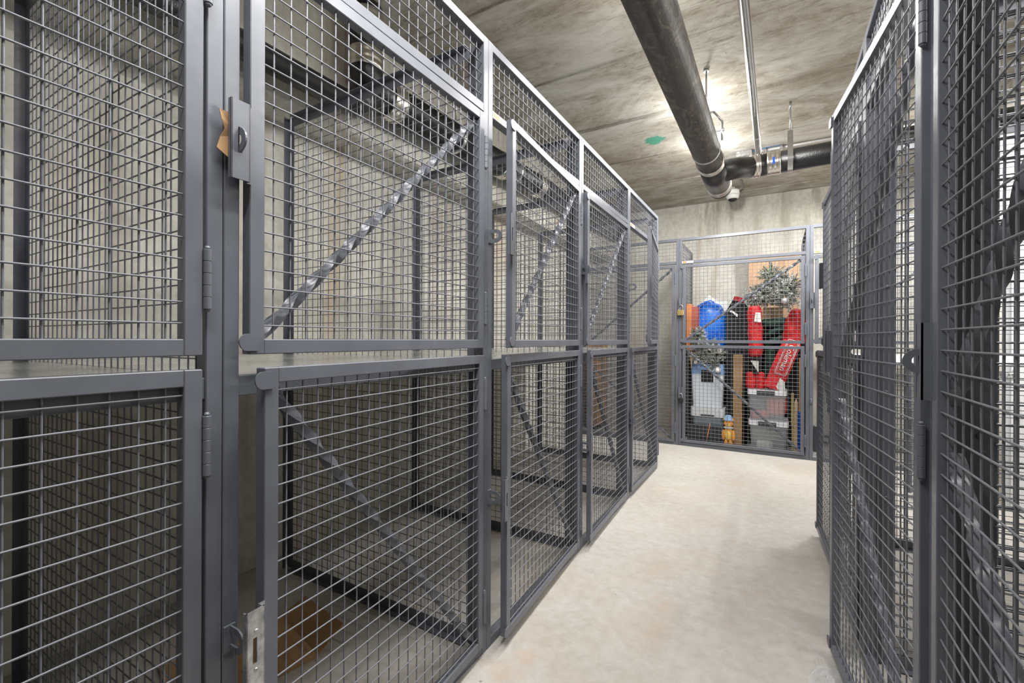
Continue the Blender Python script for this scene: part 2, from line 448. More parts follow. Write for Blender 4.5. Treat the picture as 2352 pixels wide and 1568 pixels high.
def door(parent, name, dw, z0, z1, hx, ang, brace, latch_z, crimp=True, label=None, plate=None, stamp=False):
    """door hung on the axis x=hx of its locker; its own origin lies on the hinge axis"""
    fy = -.012                          # front face
    d = MB(); xa, xb = -dw-.007, -.007
    for a, b in ((xa, xa+FW), (xb-FW, xb)): d.cbox(a, b, fy, fy+.027, z0, z1, .0016)
    for a, b in ((z0, z0+FW), (z1-FW, z1)): d.cbox(xa+FW-.0005, xb-FW+.0005, fy+.0006, fy+.0262, a, b, .0016)
    o = part(name, d, STEEL, parent, (hx, 0, 0), ang, label)
    wm = wire_mesh(dw-2*FW, z1-z0-2*FW, crimp)
    put('wire_mesh', wm, o, (xa+FW, fy+.008, z0+FW))
    bm = MB(); xi, xj, zi, zj = xa+FW, xb-FW, z0+FW, z1-FW
    by = fy+.0268
    if brace == 'up': twisted(bm, (xi-.008, by, zi-.006), (xj-.004, by, zj-.008))
    elif brace == 'down': twisted(bm, (xi-.006, by, zj-.006), (xj-.004, by, zi+.006))
    if brace in ('up', 'down'): part('brace', bm, STEEL, o)
    if brace == 'k':
        zm = (zi+zj)/2
        twisted(bm, (xi-.006, by, zm+.04), (xj-.004, by, zj-.008)); part('brace', bm, STEEL, o)
        bm = MB(); twisted(bm, (xi-.006, by, zm-.06), (xj-.004, by, zi+.008)); part('brace', bm, STEEL, o)
    h = z1-z0
    for zz in ([z0+.085, z1-.195] if h < 1.4 else [z0+.1, z0+h/2-.13, z1-.2]): hinge(o, zz)
    for z in (z0+.024, z1-.024):
        m = MB(); d_tab(m, xa, z, fy); part('stop_tab', m, STEEL, o)
    # latch plate: folded sheet with a slot that the padlock eye comes through
    m = MB(); lx0, lx1, lh = xa-.044, xa-.008, .075
    yp = fy-.014; sx = xa-.027
    for a, b, c, e in ((lx0, sx-.004, -lh, lh), (sx+.004, lx1, -lh, lh), (sx-.004, sx+.004, .024, lh), (sx-.004, sx+.004, -lh, -.024)):
        m.box(a, b, yp, yp+.003, latch_z+c, latch_z+e)
    m.box(lx1-.003, lx1, yp, fy, latch_z-lh, latch_z+lh)
    m.box(lx1-.003, xa+.001, fy-.001, fy+.002, latch_z-lh, latch_z+lh)
    m.box(lx0, lx0+.003, yp, yp+.010, latch_z-lh, latch_z+lh)
    if stamp:
        for zz in (-.036, .036): m.lathe([(.004, 0), (.004, .0015), (.0022, .0024), (0, .0026)], 8, Matrix.Translation((sx+.002, yp, latch_z+zz)) @ Matrix.Rotation(PI/2, 4, 'X'))
    part('latch_plate', m, plate or STEEL, o)
    return o
def eye(parent, x, z, name='padlock_eye', mt=None):
    """half-round eye standing out from the post on its own base plate"""
    m = MB(); m.cbox(x-.009, x+.013, -.004, 0, z-.026, z+.026, .001)
    y0 = -.004; ro, ri = .027, .013; v = []; n = 14
    for xx in (x+.002, x+.0055):
        for r in (ro, ri):
            for k in range(n+1):
                a = -PI/2 + PI*k/n; v.append((xx, y0 - r*math.cos(a) - .020, z + r*math.sin(a)*.9))
    s = n+1; f = []
    for k in range(n):
        f += [(k, k+1, s+k+1, s+k), (2*s+k+1, 2*s+k, 3*s+k, 3*s+k+1), (k+1, k, 2*s+k, 2*s+k+1), (s+k, s+k+1, 3*s+k+1, 3*s+k)]
    m.add(v, f)
    for sg in (1, -1): m.box(x+.002, x+.0055, y0-.021, y0, z+sg*ro*.9-(.0126 if sg > 0 else 0), z+sg*ro*.9+(.0126 if sg < 0 else 0))
    part(name, m, mt or STEEL, parent)

TOP, HD0, HD1 = 2.239, 1.962, 1.992
U0, U1, L0, L1 = 1.108, 1.948, .040, 1.083
def partition(parent, x, dep, crimp=False, sg=-1):
    m = MB(); t0, t1 = x-.003, x+.003
    fr = MB(); y0, y1, h = .036, dep, 2.233
    ya = y0+.052; yc = y1-.045; za = .048; zc = h-.046
    for a, b in ((y0, ya), (yc, y1)): fr.cbox(x-.0015, x+.0015, a, b, .004, h, .0008)
    for a, b in ((.004, za), (zc, h)): fr.cbox(x-.0015, x+.0015, ya-.001, yc+.001, a, b, .0008)
    xa_, xb_ = (x-.026, x+.0015) if sg < 0 else (x-.0015, x+.026)
    fr.box(xa_, xb_, y0, y0+.003, .004, h); fr.box(xa_, xb_, y1-.003, y1, .004, h)
    fr.box(xa_, xb_, ya, yc, h-.003, h); fr.box(xa_, xb_, ya, yc, .004, .007)
    for k in range(6):                     # bolt heads through the front angle
        fr.lathe([(.006, 0), (.006, .003), (.003, .005)], 8, Matrix.Translation((x+sg*.0015, y0+.028, .22+k*.37)) @ Matrix.Rotation(sg*PI/2, 4, 'Y'))
    o = part('partition', fr, STEEL, parent)
    w_ = put('wire_mesh', wire_mesh(yc-ya, zc-za, crimp), o, (x+.001, ya, za), PI/2)
def locker(label, loc, rz, wd, dep, doors, shelf=True, first=False, sticker=False, last=True, cat='storage locker', group=None):
    r = thing('storage_locker', label, cat, loc, rz, group)
    m = MB()
    for a, b in ((.0008, FW), (wd-FW, wd-.0008)): m.cbox(a, b, 0, .036, 0, TOP-.0005, .0018)
    m.cbox(FW-.001, wd-FW+.001, .001, .034, 0, .034, .0016)
    m.cbox(FW-.001, wd-FW+.001, .001, .034, HD0, HD1, .0016)
    m.cbox(FW-.001, wd-FW+.001, .001, .034, TOP-FW, TOP, .0016)
    part('frame', m, STEEL, r)
    put('transom_mesh', wire_mesh(wd-2*FW, TOP-FW-HD1), r, (FW, .012, HD1))
    partition(r, wd-.0045, dep)
    if first: partition(r, .0045, dep, False, 1)
    if shelf:
        m = MB(); m.cbox(.004, wd-.004, .038, dep-.01, 1.061, 1.0655, .0012); part('shelf', m, GALV, r)
        m = MB(); m.cbox(FW-.001, wd-FW+.001, .004, .034, 1.026, 1.066, .0014); part('shelf_rail', m, STEEL, r)
        m = MB(); m.box(.004, wd-.004, dep-.012, dep-.006, 1.02, 1.0605); part('shelf_rail', m, STEEL, r)
    dw = wd - 2*FW - .022; hx = wd-FW-.004
    for name, z0, z1, ang, brace, lz, ex in doors:
        door(r, name, dw, z0, z1, hx, R(ang), brace, lz, True, ex.get('label'), ex.get('plate'), ex.get('stamp', False))
        eye(r, .0105, lz, mt=ex.get('eyemat'))
    if sticker:
        m = MB(); m.box(FW+.002, FW+.115, .0002, .0008, HD0+.003, HD1-.004); s_ = part('warning_label', m, PAPER, r, label='white and orange label')
        m = MB(); m.box(FW+.008, FW+.048, -.0004, .0002, HD0+.006, HD1-.006); part('orange_patch', m, ORANGE, s_)
        m = MB()
        for q in range(3): m.box(FW+.056, FW+.104-.01*q, -.0002, .0003, HD0+.018-q*.005, HD0+.0195-q*.005)
        part('printed_lines', m, LOCKD, s_)
    return r
def two(au, al, lu='', ll='', pu=None, pl=None, **k):
    return [('upper_door', U0, U1, au, 'up', 1.518, dict(label=lu or None, plate=pu)), ('lower_door', L0, L1, al, 'down', .56, dict(label=ll or None, plate=pl, stamp=pl is not None))]
W = .9144; XLF = -.9136; Y0 = .4634; DEP = 1.19
GL = 'lockers of the left row'
locker('grey two-tier mesh locker nearest on the left, its doors cut by the picture edge', (XLF, Y0-W, 0), PI/2, W, DEP, two(0, .4), first=False, group=GL)
locker('two-tier mesh locker with a scrap of cardboard stuffed behind its upper latch plate', (XLF, Y0, 0), PI/2, W, DEP, two(0.3, 3.6, '', 'lower door standing slightly open', None, ZINC), group=GL)
locker('left two-tier mesh locker with both doors ajar and an orange header label', (XLF, Y0+W, 0), PI/2, W, DEP, two(4.5, 3.3, 'upper door standing ajar', 'lower door standing ajar'), sticker=True, group=GL)
locker('two-tier mesh locker next to last in the left row, lower door ajar', (XLF, Y0+2*W, 0), PI/2, W, DEP, two(.6, 2.2), group=GL)
locker('last locker at the far end of the left row, upper door swung out', (XLF, Y0+3*W, 0), PI/2, W, DEP, two(9, .3, 'upper door swung open'), sticker=True, group=GL)

def tall(a, l='', ex=None):
    return [('tall_door', .030, U1, a, 'k', 1.10, dict(label=l or None, **(ex or {})))]
XRF = .268; YR = 1.19; DR = .95
GR = 'lockers of the right row'
locker('tall shut mesh locker at the right picture edge with a half-round eye', (XRF, YR, 0), -PI/2, W, DR, tall(0), shelf=False, first=True, group=GR)
locker('tall mesh locker on the right whose single full-height door stands out into the aisle', (XRF, 2.035, 0), -PI/2, .845, DR, tall(6.6, 'full-height door standing open'), shelf=False, first=True, group=GR)
locker('two-tier mesh locker behind the open tall door on the right, last of its row', (XRF, 3.22, 0), -PI/2, 1.185, DR, two(1.4, 2.8, '', 'lower door standing slightly open'), first=True, group=GR)
YK = 5.13; WB = 1.186; DB = .97; XB = -.917
GB = 'lockers along the back wall'
locker('tall empty mesh locker in the far left corner, left of the packed one', (XB-WB, YK, 0), 0, WB, DB, tall(0), shelf=False, group=GB)
locker('two-tier mesh locker on the back wall packed with bags, totes and frosted branches', (XB, YK, 0), 0, WB, DB, two(0, 0), shelf=False, sticker=True, group=GB)
locker('two-tier mesh locker right of the packed one, its lower door swung open', (XB+WB, YK, 0), 0, 1.05, DB, two(0, 62, '', 'lower door swung open'), shelf=False, sticker=True, group=GB)

# cardboard scrap folded behind the upper latch plate of the second left locker
m = MB(); pts = [(-.034, .038), (-.008, .036), (.0, -.052), (-.014, -.05), (-.036, -.034), (-.030, -.012), (-.024, .004), (-.031, .02)]
v0 = [(0.0, 0.0)] + pts
bend = lambda u, z: .004 + .004*math.sin(z*70)
vs_ = [(XLF+.012+bend(u, z), Y0+.017+u, 1.530+z) for u, z in v0] + [(XLF+.0105+bend(u, z), Y0+.017+u, 1.530+z) for u, z in v0]
n = len(pts); f = []
for k in range(n):
    a, b = 1+k, 1+(k+1) % n
    f += [(0, b, a), (n+1, n+1+a, n+1+b), (a, b, n+1+b, n+1+a)]
m.add(vs_, f); single('cardboard_scrap', m, CARD, 'torn brown cardboard scrap tucked behind a near left latch plate', 'cardboard')

# padlocks on the packed locker
def padlock(label, x, z, y, s, body):
    r = thing('padlock', label, 'padlock', (x, y, z), 0)
    m = MB(); m.cbox(-.021*s, .021*s, -.010, .010, -.036*s, 0, .004); part('lock_body', m, body, r)
    m = MB(); pts = [(-.013*s, 0, -.004)] + [(-.013*s, 0, .02*s)] + [(.013*s*math.cos(a), 0, .02*s+.016*s*math.sin(a)) for a in [PI-PI*k/8 for k in range(1, 8)]] + [(.013*s, 0, .02*s), (.013*s, 0, -.004)]
    m.tube(pts, .0036, 8); part('shackle', m, CHROME, r)
p = at(1563.5, 712, YK-.03); padlock('brass padlock hanging on the upper door of the packed back locker', p.x, p.z, YK-.037, 1.55, BRASS)
p = at(1563.5, 913, YK-.03); padlock('dark steel padlock on the lower door of the packed back locker', p.x, p.z, YK-.037, 1.3, LOCKD)

# ------------------------------------------------------------------ pipes under the ceiling
PX, PZ, PR = -.398, 2.36, .084
def ring(mb, c, axis, r, wdt, bulge=.004, n=32, ribs=3):
    """band round a pipe with raised ribs"""
    q = Vector(axis).to_track_quat('Z', 'Y').to_matrix().to_4x4(); M = Matrix.Translation(c) @ q
    prof = [(r-.001, -wdt/2)]
    for k in range(ribs):
        z = -wdt/2 + wdt*(k+.5)/ribs; g = wdt/ribs*.42
        prof += [(r+.0015, z-g), (r+bulge, z-g*.5), (r+bulge, z+g*.5), (r+.0015, z+g)]
    prof.append((r-.001, wdt/2)); mb.lathe(prof, n, M)
dp = thing('drain_pipe', 'thick black drain pipe under the ceiling above the aisle, branching right', 'pipe', (0, 0, 0))
m = MB(); m.tube([(PX, YF+.01, PZ), (PX, 3.36, PZ)], PR, 36); part('main_pipe', m, PIPE, dp)
BY, BZ, BR = 3.87, 2.455, .0775
m = MB(); m.tube([(PX, 3.36, PZ), (PX, 3.93, PZ)], PR+.003, 36)
m.tube([(PX, 3.58, PZ), (PX+.13, 3.74, PZ+.06), (-.165, BY, BZ-.004)], .078, 28); part('wye_fitting', m, PIPEB, dp)
m = MB(); m.tube([(-.165, BY, BZ-.004), (-.06, BY, BZ)], BR+.0015, 28); part('elbow', m, PIPEB, dp)
m = MB(); m.tube([(-.06, BY, BZ), (XR-.005, BY, BZ+.02)], BR, 32); part('branch_pipe', m, PIPEB, dp)
m = MB(); m.lathe([(PR+.002, 0), (PR+.002, .04), (PR-.01, .055), (0, .06)], 32, Matrix.Translation((PX, 3.93, PZ)) @ Matrix.Rotation(-PI/2, 4, 'X')); part('end_cap', m, PIPE, dp)
for c, ax, r, wd_ in (((PX, 3.36, PZ), (0, 1, 0), PR+.003, .06), ((PX, 3.88, PZ), (0, 1, 0), PR+.003, .075), ((-.15, BY-.006, BZ-.004), (1, .25, .05), BR+.0015, .07), ((-.022, BY, BZ), (1, 0, 0), BR+.0015, .09)):
    m = MB(); ring(m, c, ax, r, wd_); cp = part('coupling_band', m, STAIN, dp)
    m = MB(); a = Vector(ax).normalized(); sd = Vector((0, 0, 1)); c = Vector(c)
    for s_ in (-.3, .3):
        p0 = c + a*(wd_*s_) + sd*(r+.008); m.tube([p0 - a.cross(sd)*.014, p0 + a.cross(sd)*.014], .005, 8)
    part('band_screw', m, CHROME, cp)
m = MB(); m.box(-.030, -.016, BY-.0845, BY-.0833, BZ-.032, BZ+.018); part('band_label', m, BLUET, dp, label='small blue printed label')
m = MB(); ring(m, (PX, 3.14, PZ), (0, 1, 0), PR, .024, .003, 32, 1); part('pipe_strap', m, CHROME, dp)

hg = thing('pipe_hanger', 'clevis hanger on a threaded rod holding the main black drain pipe', 'pipe hanger', (0, 0, 0))
m = MB(); m.tube([(PX, 3.14, 2.60), (PX, 3.14, HC-.002)], .0055, 10); part('threaded_rod', m, CHROME, hg)
m = MB(); m.lathe([(.018, 0), (.018, .014)], 6, Matrix.Translation((PX, 3.14, HC-.016))); m.lathe([(.013, 0), (.013, .011)], 6, Matrix.Translation((PX, 3.14, 2.603))); part('nut', m, CHROME, hg)
m = MB(); hw = PR+.010
pts = [(PX-hw, 3.14, PZ+.05), (PX-hw, 3.14, 2.53), (PX-.045, 3.14, 2.60), (PX+.045, 3.14, 2.60), (PX+hw, 3.14, 2.53), (PX+hw, 3.14, PZ+.05)]
for a, b in zip(pts, pts[1:]): m.tube([a, b], .007, 8)
part('yoke', m, CHROME, hg)
m = MB(); m.tube([(PX-hw-.012, 3.14, PZ+PR+.03), (PX+hw+.012, 3.14, PZ+PR+.03)], .0055, 8); m.lathe([(.011, 0), (.011, .009)], 6, Matrix.Translation((PX+hw+.004, 3.14, PZ+PR+.03)) @ Matrix.Rotation(PI/2, 4, 'Y')); part('cross_bolt', m, CHROME, hg)

hx2, hy2, hz2 = .08, BY, BZ+.002
h2 = thing('pipe_hanger', 'flat strap hanger on a threaded rod holding the black branch pipe at right', 'pipe hanger', (0, 0, 0))
m = MB(); m.tube([(hx2, hy2, 2.665), (hx2, hy2, HC-.002)], .0055, 10); part('threaded_rod', m, CHROME, h2)
m = MB(); m.lathe([(.009, 0), (.009, .05)], 10, Matrix.Translation((hx2, hy2, HC-.052))); m.lathe([(.016, 0), (.016, .004)], 16, Matrix.Translation((hx2, hy2, HC-.058))); part('ceiling_anchor', m, CHROME, h2)
m = MB()
ro = .0815
pts = [(hy2-.024, 2.665)] + [(hy2-ro*math.cos(a), hz2-ro*math.sin(a)) for a in [0 + PI*k/16 for k in range(17)]] + [(hy2+.024, 2.665)]
v = []
for y, z in pts: v += [(hx2-.017, y, z), (hx2+.017, y, z)]
o2 = []
for i, (y, z) in enumerate(pts):
    k = 1.05 if 0 < i < len(pts)-1 else 1.12
    yy, zz = (hy2+(y-hy2)*k, hz2+(z-hz2)*k) if 0 < i < len(pts)-1 else (hy2+(y-hy2)*k, z)
    o2 += [(hx2-.017, yy, zz), (hx2+.017, yy, zz)]
N = len(v); f = []
for i in range(len(pts)-1):
    a = 2*i
    f += [(a, a+1, a+3, a+2), (N+a+1, N+a, N+a+2, N+a+3), (a, a+2, N+a+2, N+a), (a+1, N+a+1, N+a+3, a+3)]
m.add(v+o2, f); m.box(hx2-.017, hx2+.017, hy2-.027, hy2+.027, 2.663, 2.667); part('strap', m, CHROME, h2)
m = MB(); m.tube([(hx2, hy2-.042, 2.62), (hx2, hy2+.042, 2.62)], .006, 8); m.lathe([(.012, 0), (.012, .008)], 6, Matrix.Translation((hx2, hy2-.038, 2.62)) @ Matrix.Rotation(PI/2, 4, 'X')); part('cross_bolt', m, CHROME, h2)

sp = thing('sprinkler_pipe', 'thin grey metal pipe running along under the ceiling right of the drain pipe', 'pipe', (0, 0, 0))
m = MB(); m.tube([(-.137, YF+.01, 2.62), (-.128, 4.06, 2.62)], .0225, 20); part('pipe', m, CHALK, sp)
m = MB(); m.lathe([(.026, 0), (.026, .03), (.02, .036), (0, .038)], 20, Matrix.Translation((-.128, 4.05, 2.62)) @ Matrix.Rotation(-PI/2, 4, 'X')); part('end_cap', m, CHALK, sp)
m = MB(); ring(m, (-.13, 3.72, 2.62), (0, 1, 0), .0225, .02, .003, 20, 1); m.tube([(-.13, 3.72, 2.643), (-.13, 3.72, HC-.002)], .004, 8); part('ring_hanger', m, CHROME, sp)
m = MB(); m.tube([(-.135, .9, 2.64), (-.135, .9, HC-.002)], .005, 8); ring(m, (-.135, .9, 2.62), (0, 1, 0), .0225, .02, .003, 20, 1); part('ring_hanger', m, CHROME, sp)

cdt = thing('conduit', 'thin grey ceiling conduit with junction box behind the black branch pipe', 'conduit', (0, 0, 0))
m = MB(); m.tube([(-.20, 4.70, HC-.016), (XR-.004, 4.72, HC-.016)], .0125, 12); part('tube', m, mat('grey_conduit', (.55, .55, .53), .4, .3), cdt)
m = MB(); m.cbox(-.33, -.20, 4.64, 4.76, HC-.055, HC-.001, .004); bxo = part('junction_box', m, ZINC, cdt)
m = MB()
for k in range(3): m.lathe([(.013, 0), (.013, .002)], 12, Matrix.Translation((-.30+k*.036, 4.64, HC-.03)) @ Matrix.Rotation(PI/2, 4, 'X'))
part('knockout', m, CHROME, bxo)
for x in (-.10, .03): m = MB(); m.cbox(x-.012, x+.012, 4.675, 4.745, HC-.034, HC-.001, .002); part('clip', m, ZINC, cdt)
m = MB(); m.tube([(-.20, 4.66, HC-.02), (-.1, 4.655, HC-.012), (.03, 4.66, HC-.010)], .0028, 6); part('cable', m, BLUEW, cdt)

sc_ = thing('security_camera', 'white dome security camera under the ceiling by the back wall', 'camera', (-.44, 5.72, HC))
m = MB(); m.lathe([(.066, -.085), (.072, -.08), (.074, -.045), (.070, -.035), (.03, -.03), (.03, -.001)], 28); part('mount_base', m, WHITE, sc_)
m = MB(); m.lathe([(.050, -.135), (.064, -.122), (.070, -.087), (.066, -.085)], 28); part('housing', m, WHITE, sc_)
m = MB(); m.lathe([(0, -.168), (.024, -.163), (.042, -.150), (.049, -.135)], 24); part('dome_window', m, BLACK, sc_)
m = MB(); m.tube([(.069, .0, -.06), (.11, -.02, -.045), (.10, -.28, -.018), (.07, -.95, -.018)], .011, 10); part('cable_conduit', m, CHALK, sc_)

rp = thing('waste_pipe', 'black waste pipe with a ceiling riser running above the left lockers', 'pipe', (0, 0, 0))
WX = -1.875; RY = 1.655
m = MB(); m.tube([(WX, YF+.01, 2.30), (WX, 1.60, 2.335)], .056, 24); part('small_pipe', m, PIPEB, rp)
m = MB(); m.tube([(WX, RY, 2.56), (WX, RY, HC-.003)], .083, 28); part('riser', m, PIPE, rp)
m = MB(); pts = [(WX, RY, 2.60), (WX, RY+.005, 2.545), (WX, RY+.04, 2.49), (WX, RY+.10, 2.467), (WX, RY+.16, 2.465)]
m.tube(pts, .086, 28); m.tube([(WX, 1.55, 2.335), (WX, 1.68, 2.42)], [.06, .08], 20); part('elbow', m, PIPEB, rp)
bz = lambda y: 2.465 + .035*(y-1.8)
m = MB(); m.tube([(WX, 1.80, bz(1.8)), (WX, YB-.01, bz(YB))], .095, 28); part('large_pipe', m, PIPEB, rp)
for c, ax, r in (((WX, RY, 2.60), (0, 0, 1), .086), ((WX, RY, 2.80), (0, 0, 1), .085), ((WX, 1.84, bz(1.84)), (0, 1, 0), .096), ((WX, 3.02, bz(3.02)), (0, 1, 0), .096), ((WX, 3.62, bz(3.62)), (0, 1, 0), .096)):
    m = MB(); ring(m, c, ax, r, .10); part('coupling_band', m, STAIN, rp)
for y in (2.42, 3.2):
    q = thing('pipe_hanger', 'rod hanger on the left waste pipe, ' + ('seen through the second near left locker' if y < 3 else 'the farther one, above the ajar doors'), 'pipe hanger', (0, 0, 0))
    m = MB(); m.tube([(WX+.01, y, bz(y)+.1), (WX+.01, y, HC-.002)], .0055, 8); part('threaded_rod', m, CHROME, q)
    m = MB(); ring(m, (WX, y, bz(y)), (0, 1, 0), .0955, .03, .003, 28, 1); part('strap', m, CHROME, q)

# ------------------------------------------------------------------ small things on the floor
m = MB(); cbp = [(-1.50, .62), (-1.46, 1.06), (-1.72, 1.16), (-1.80, .66)]
bx = thing('cardboard_box', 'flattened brown cardboard lying in the dark lower part of the near left locker', 'cardboard', (-1.62, .88, 0), R(-12))
m.box(-.17, .17, -.2, .2, .001, .008); part('panel', m, CARD, bx)
m = MB(); m.add([(-.17, .2, .008), (.17, .2, .008), (.16, .30, .07), (-.15, .29, .06), (-.17, .2, .004), (.17, .2, .004), (.16, .304, .066), (-.15, .294, .056)], [(0,1,2,3), (7,6,5,4), (0,4,5,1), (1,5,6,2), (2,6,7,3), (3,7,4,0)]); part('flap', m, CARD, bx)
random.seed(3)
m = MB(); n = 14; v = []
for i in range(n+1):
    for j in range(n+1):
        u, q = i/n, j/n
        x = .115 + .115*u + .02*math.sin(7*q); y = 1.60 + .30*q + .03*u
        z = .004 + .05*abs(mnoise.noise(Vector((u*3.1, q*3.7, 2.2)))) * math.sin(PI*u)*math.sin(PI*q)*1.6
        v.append((x, y, z))
f = [(i*(n+1)+j, (i+1)*(n+1)+j, (i+1)*(n+1)+j+1, i*(n+1)+j+1) for i in range(n) for j in range(n)]
m.add(v, f, False)
single('plastic_bag', m, PLASTIC, 'crumpled clear plastic bag on the floor at the foot of the open tall door', 'plastic bag')

# ------------------------------------------------------------------ what fills the packed back locker
def span(px0, py0, px1, py1, Y):
    a, b = at(px0, py0, Y), at(px1, py1, Y); return a.x, b.x, min(a.z, b.z), max(a.z, b.z)
# brown panel in the far left locker
x0, x1 = -2.085, -1.955
bp = thing('wooden_cabinet', 'orange-brown wooden cabinet side standing in the far left corner locker', 'cabinet', ((x0+x1)/2, 5.66, 0))
m = MB(); m.cbox(-.065, .065, -.20, .20, .05, 1.13, .004); part('carcass', m, BROWNW, bp)
m = MB(); m.cbox(-.055, .055, -.19, .19, 0, .05, .003); part('plinth', m, DARKF, bp)

bb = thing('black_bin', 'big black bin at the rear under the blue bag and orange box', 'bin', (-.685, 5.735, 0))
m = MB(); m.cbox(-.19, .175, -.275, .275, 0, .96, .02); part('body', m, DARKF, bb)
m = MB(); m.cbox(-.215, .185, -.29, .29, .96, 1.0, .01); part('lid', m, BLACK, bb)
# orange box
x0, x1, z0, z1 = span(1572, 803, 1603, 702, 5.50)
ob = thing('orange_box', 'upright orange box at the left inside the packed locker, left of the blue bag', 'box', (x0+.028, 5.455, 1.0))
m = MB(); m.cbox(.0, .055, 0, .13, 0, z1-1.0+.02, .003); part('front_half', m, ORBOX, ob)
m = MB(); m.cbox(.056, .120, .01, .13, 0, z1-1.0-.012, .003); part('rear_half', m, ORSIDE, ob, label='brick red half')
# white sheet behind the blue bag
Y = 6.02
pl = [at(a, b, Y) for a, b in ((1600, 745), (1607, 702), (1619, 690), (1629, 677), (1641, 686), (1652, 692), (1671, 691), (1673, 720), (1668, 760))]
pl = [(p.x, p.z) for p in pl]; pl = [(pl[0][0], 1.0)] + pl[1:-1] + [(pl[-1][0], 1.0)]
m = MB(); m.prism(pl, 6.0, 6.02); single('white_board', m, PAPER, 'torn white sheet standing behind the blue bag', 'board')
# blue bag
c = at(1628, 745, 5.74); c.z = 1.285
rx = .215
def bagfn(d): return 1 + .05*mnoise.noise(d*2.2+Vector((3, 1, 0))) + .03*mnoise.noise(d*6) - .10*max(0, d.z)**2*abs(d.x)
m = MB(); m.ellip((0, 0, 0), (.215, .165, .30), 36, 26, bagfn, .62)
m.v = [(x*(1-.20*max(0, z/.3)), y, z if z > -.285 else -.285) for x, y, z in m.v]
bb_ = thing('blue_bag', 'bulging bright blue plastic bag with pale scribbles beside the orange box', 'bag', (c.x, 5.77, c.z))
part('body', m, BLUEF, bb_)
m = MB(); m.tube([(-.10, -.155, .16), (-.085, -.15, .24), (-.03, -.10, .30), (.02, -.06, .315), (.06, -.09, .29)], .009, 8); part('drawstring', m, BLUEF, bb_)

# frosted artificial branches
def twigs(m, c, rad, n, seed, nl=.05, frost=.5, down=.3):
    rnd = random.Random(seed); c = Vector(c)
    for i in range(n):
        d = Vector((rnd.gauss(0, 1), rnd.gauss(0, 1), rnd.gauss(0, 1)-down*.2)).normalized()
        b = c + Vector((d.x*rad[0], d.y*rad[1], d.z*rad[2]))*rnd.uniform(.1, .55)
        e = c + Vector((d.x*rad[0], d.y*rad[1], d.z*rad[2]))*rnd.uniform(.72, 1.05)
        m.tube([b, (b+e)/2 + Vector((0, 0, .01)), e], .003, 4, True, True, 3)
        ax = (e-b); t = ax.normalized(); a = t.orthogonal().normalized(); bb2 = t.cross(a)
        fr = rnd.random() < frost
        k = int(ax.length/.0026)
        for q in range(k):
            s_ = q/k; p = b + ax*s_; an = rnd.uniform(0, 2*PI)
            o = (a*math.cos(an) + bb2*math.sin(an))
            tip = p + (o*.85 + t*.75)*nl*rnd.uniform(.5, .85)*(1-.35*s_)
            w_ = t.cross(o)*.0032
            mi = 2 if (fr and s_ > .35 and rnd.random() < .8) or rnd.random() < .18 else (0 if rnd.random() < .7 else 1)
            m.add([p-w_, p+w_, tip], [(0, 1, 2)], False, mi)
NM = [NEEDLE, NEEDLE2, FROST, TWIG]
tr = thing('frosted_tree', 'frosted artificial fir branches heaped at the top right of the packed locker', 'artificial tree', (0, 0, 0))
c1 = at(1772, 640, 5.56); c2 = at(1804, 668, 5.47); c3 = at(1745, 680, 5.45); c4 = at(1792, 684, 5.44)
m = MB()
twigs(m, c1, (.15, .12, .20), 130, 11, .055, .3)
twigs(m, c2, (.165, .14, .22), 220, 12, .055, .85)
twigs(m, c3, (.16, .13, .13), 150, 13, .055, .7)
twigs(m, c4, (.13, .10, .10), 90, 14, .05, .7)
part('foliage', m, NM, tr)
ga = thing('frosted_garland', 'frosted artificial fir garland draped over the pale grey bin', 'garland', (0, 0, 0))
m = MB()
g1 = at(1604, 772, 5.36); g2 = at(1622, 800, 5.33); g3 = at(1640, 812, 5.33); g4 = at(1640, 838, 5.22)
twigs(m, g1, (.10, .10, .13), 80, 21, .05, .7); twigs(m, g2, (.18, .11, .12), 130, 22, .05, .7); twigs(m, g3, (.14, .11, .10), 90, 23, .05, .7); twigs(m, g4, (.07, .03, .10), 36, 24, .04, .8); twigs(m, at(1608, 822, 5.23), (.14, .04, .07), 70, 25, .045, .8)
part('foliage', m, NM, ga)
def bauble(label, p, r, mt):
    q = thing('bauble', label, 'christmas ornament', p)
    m = MB(); m.ellip((0, 0, 0), (r, r, r), 24, 16); part('ball', m, mt, q)
    m = MB(); m.lathe([(r*.22, r*.95), (r*.22, r*1.15)], 12); m.tube([(0, 0, r*1.1), (0, 0, r*1.7)], r*.04, 6); part('cap', m, GOLDD, q)
bauble('shiny silver ball ornament hanging in the frosted tree', at(1802.5, 691, 5.26), .036, SILVER)
bauble('white ball ornament hanging in front of the pale grey bin', at(1648.5, 850, 5.195), .031, BAUB)
bauble('white ball ornament in the garland just under the door rail', at(1652, 806, 5.19), .025, BAUB)
bauble('small white ball ornament at the left end of the garland beside the glass drop', at(1597.5, 832, 5.20), .020, BAUB)
p = at(1588, 818, 5.19)
dq = thing('drop_ornament', 'long champagne glass drop ornament at the left end of the garland', 'christmas ornament', p)
m = MB(); m.lathe([(0, -.15), (.004, -.11), (.012, -.05), (.022, -.015), (.024, .005), (.016, .03), (.005, .05), (0, .053)], 20); part('glass_drop', m, GOLDD, dq)
m = MB(); m.lathe([(.0235, -.004), (.026, .004), (.0235, .012)], 20); part('white_band', m, BAUB, dq)

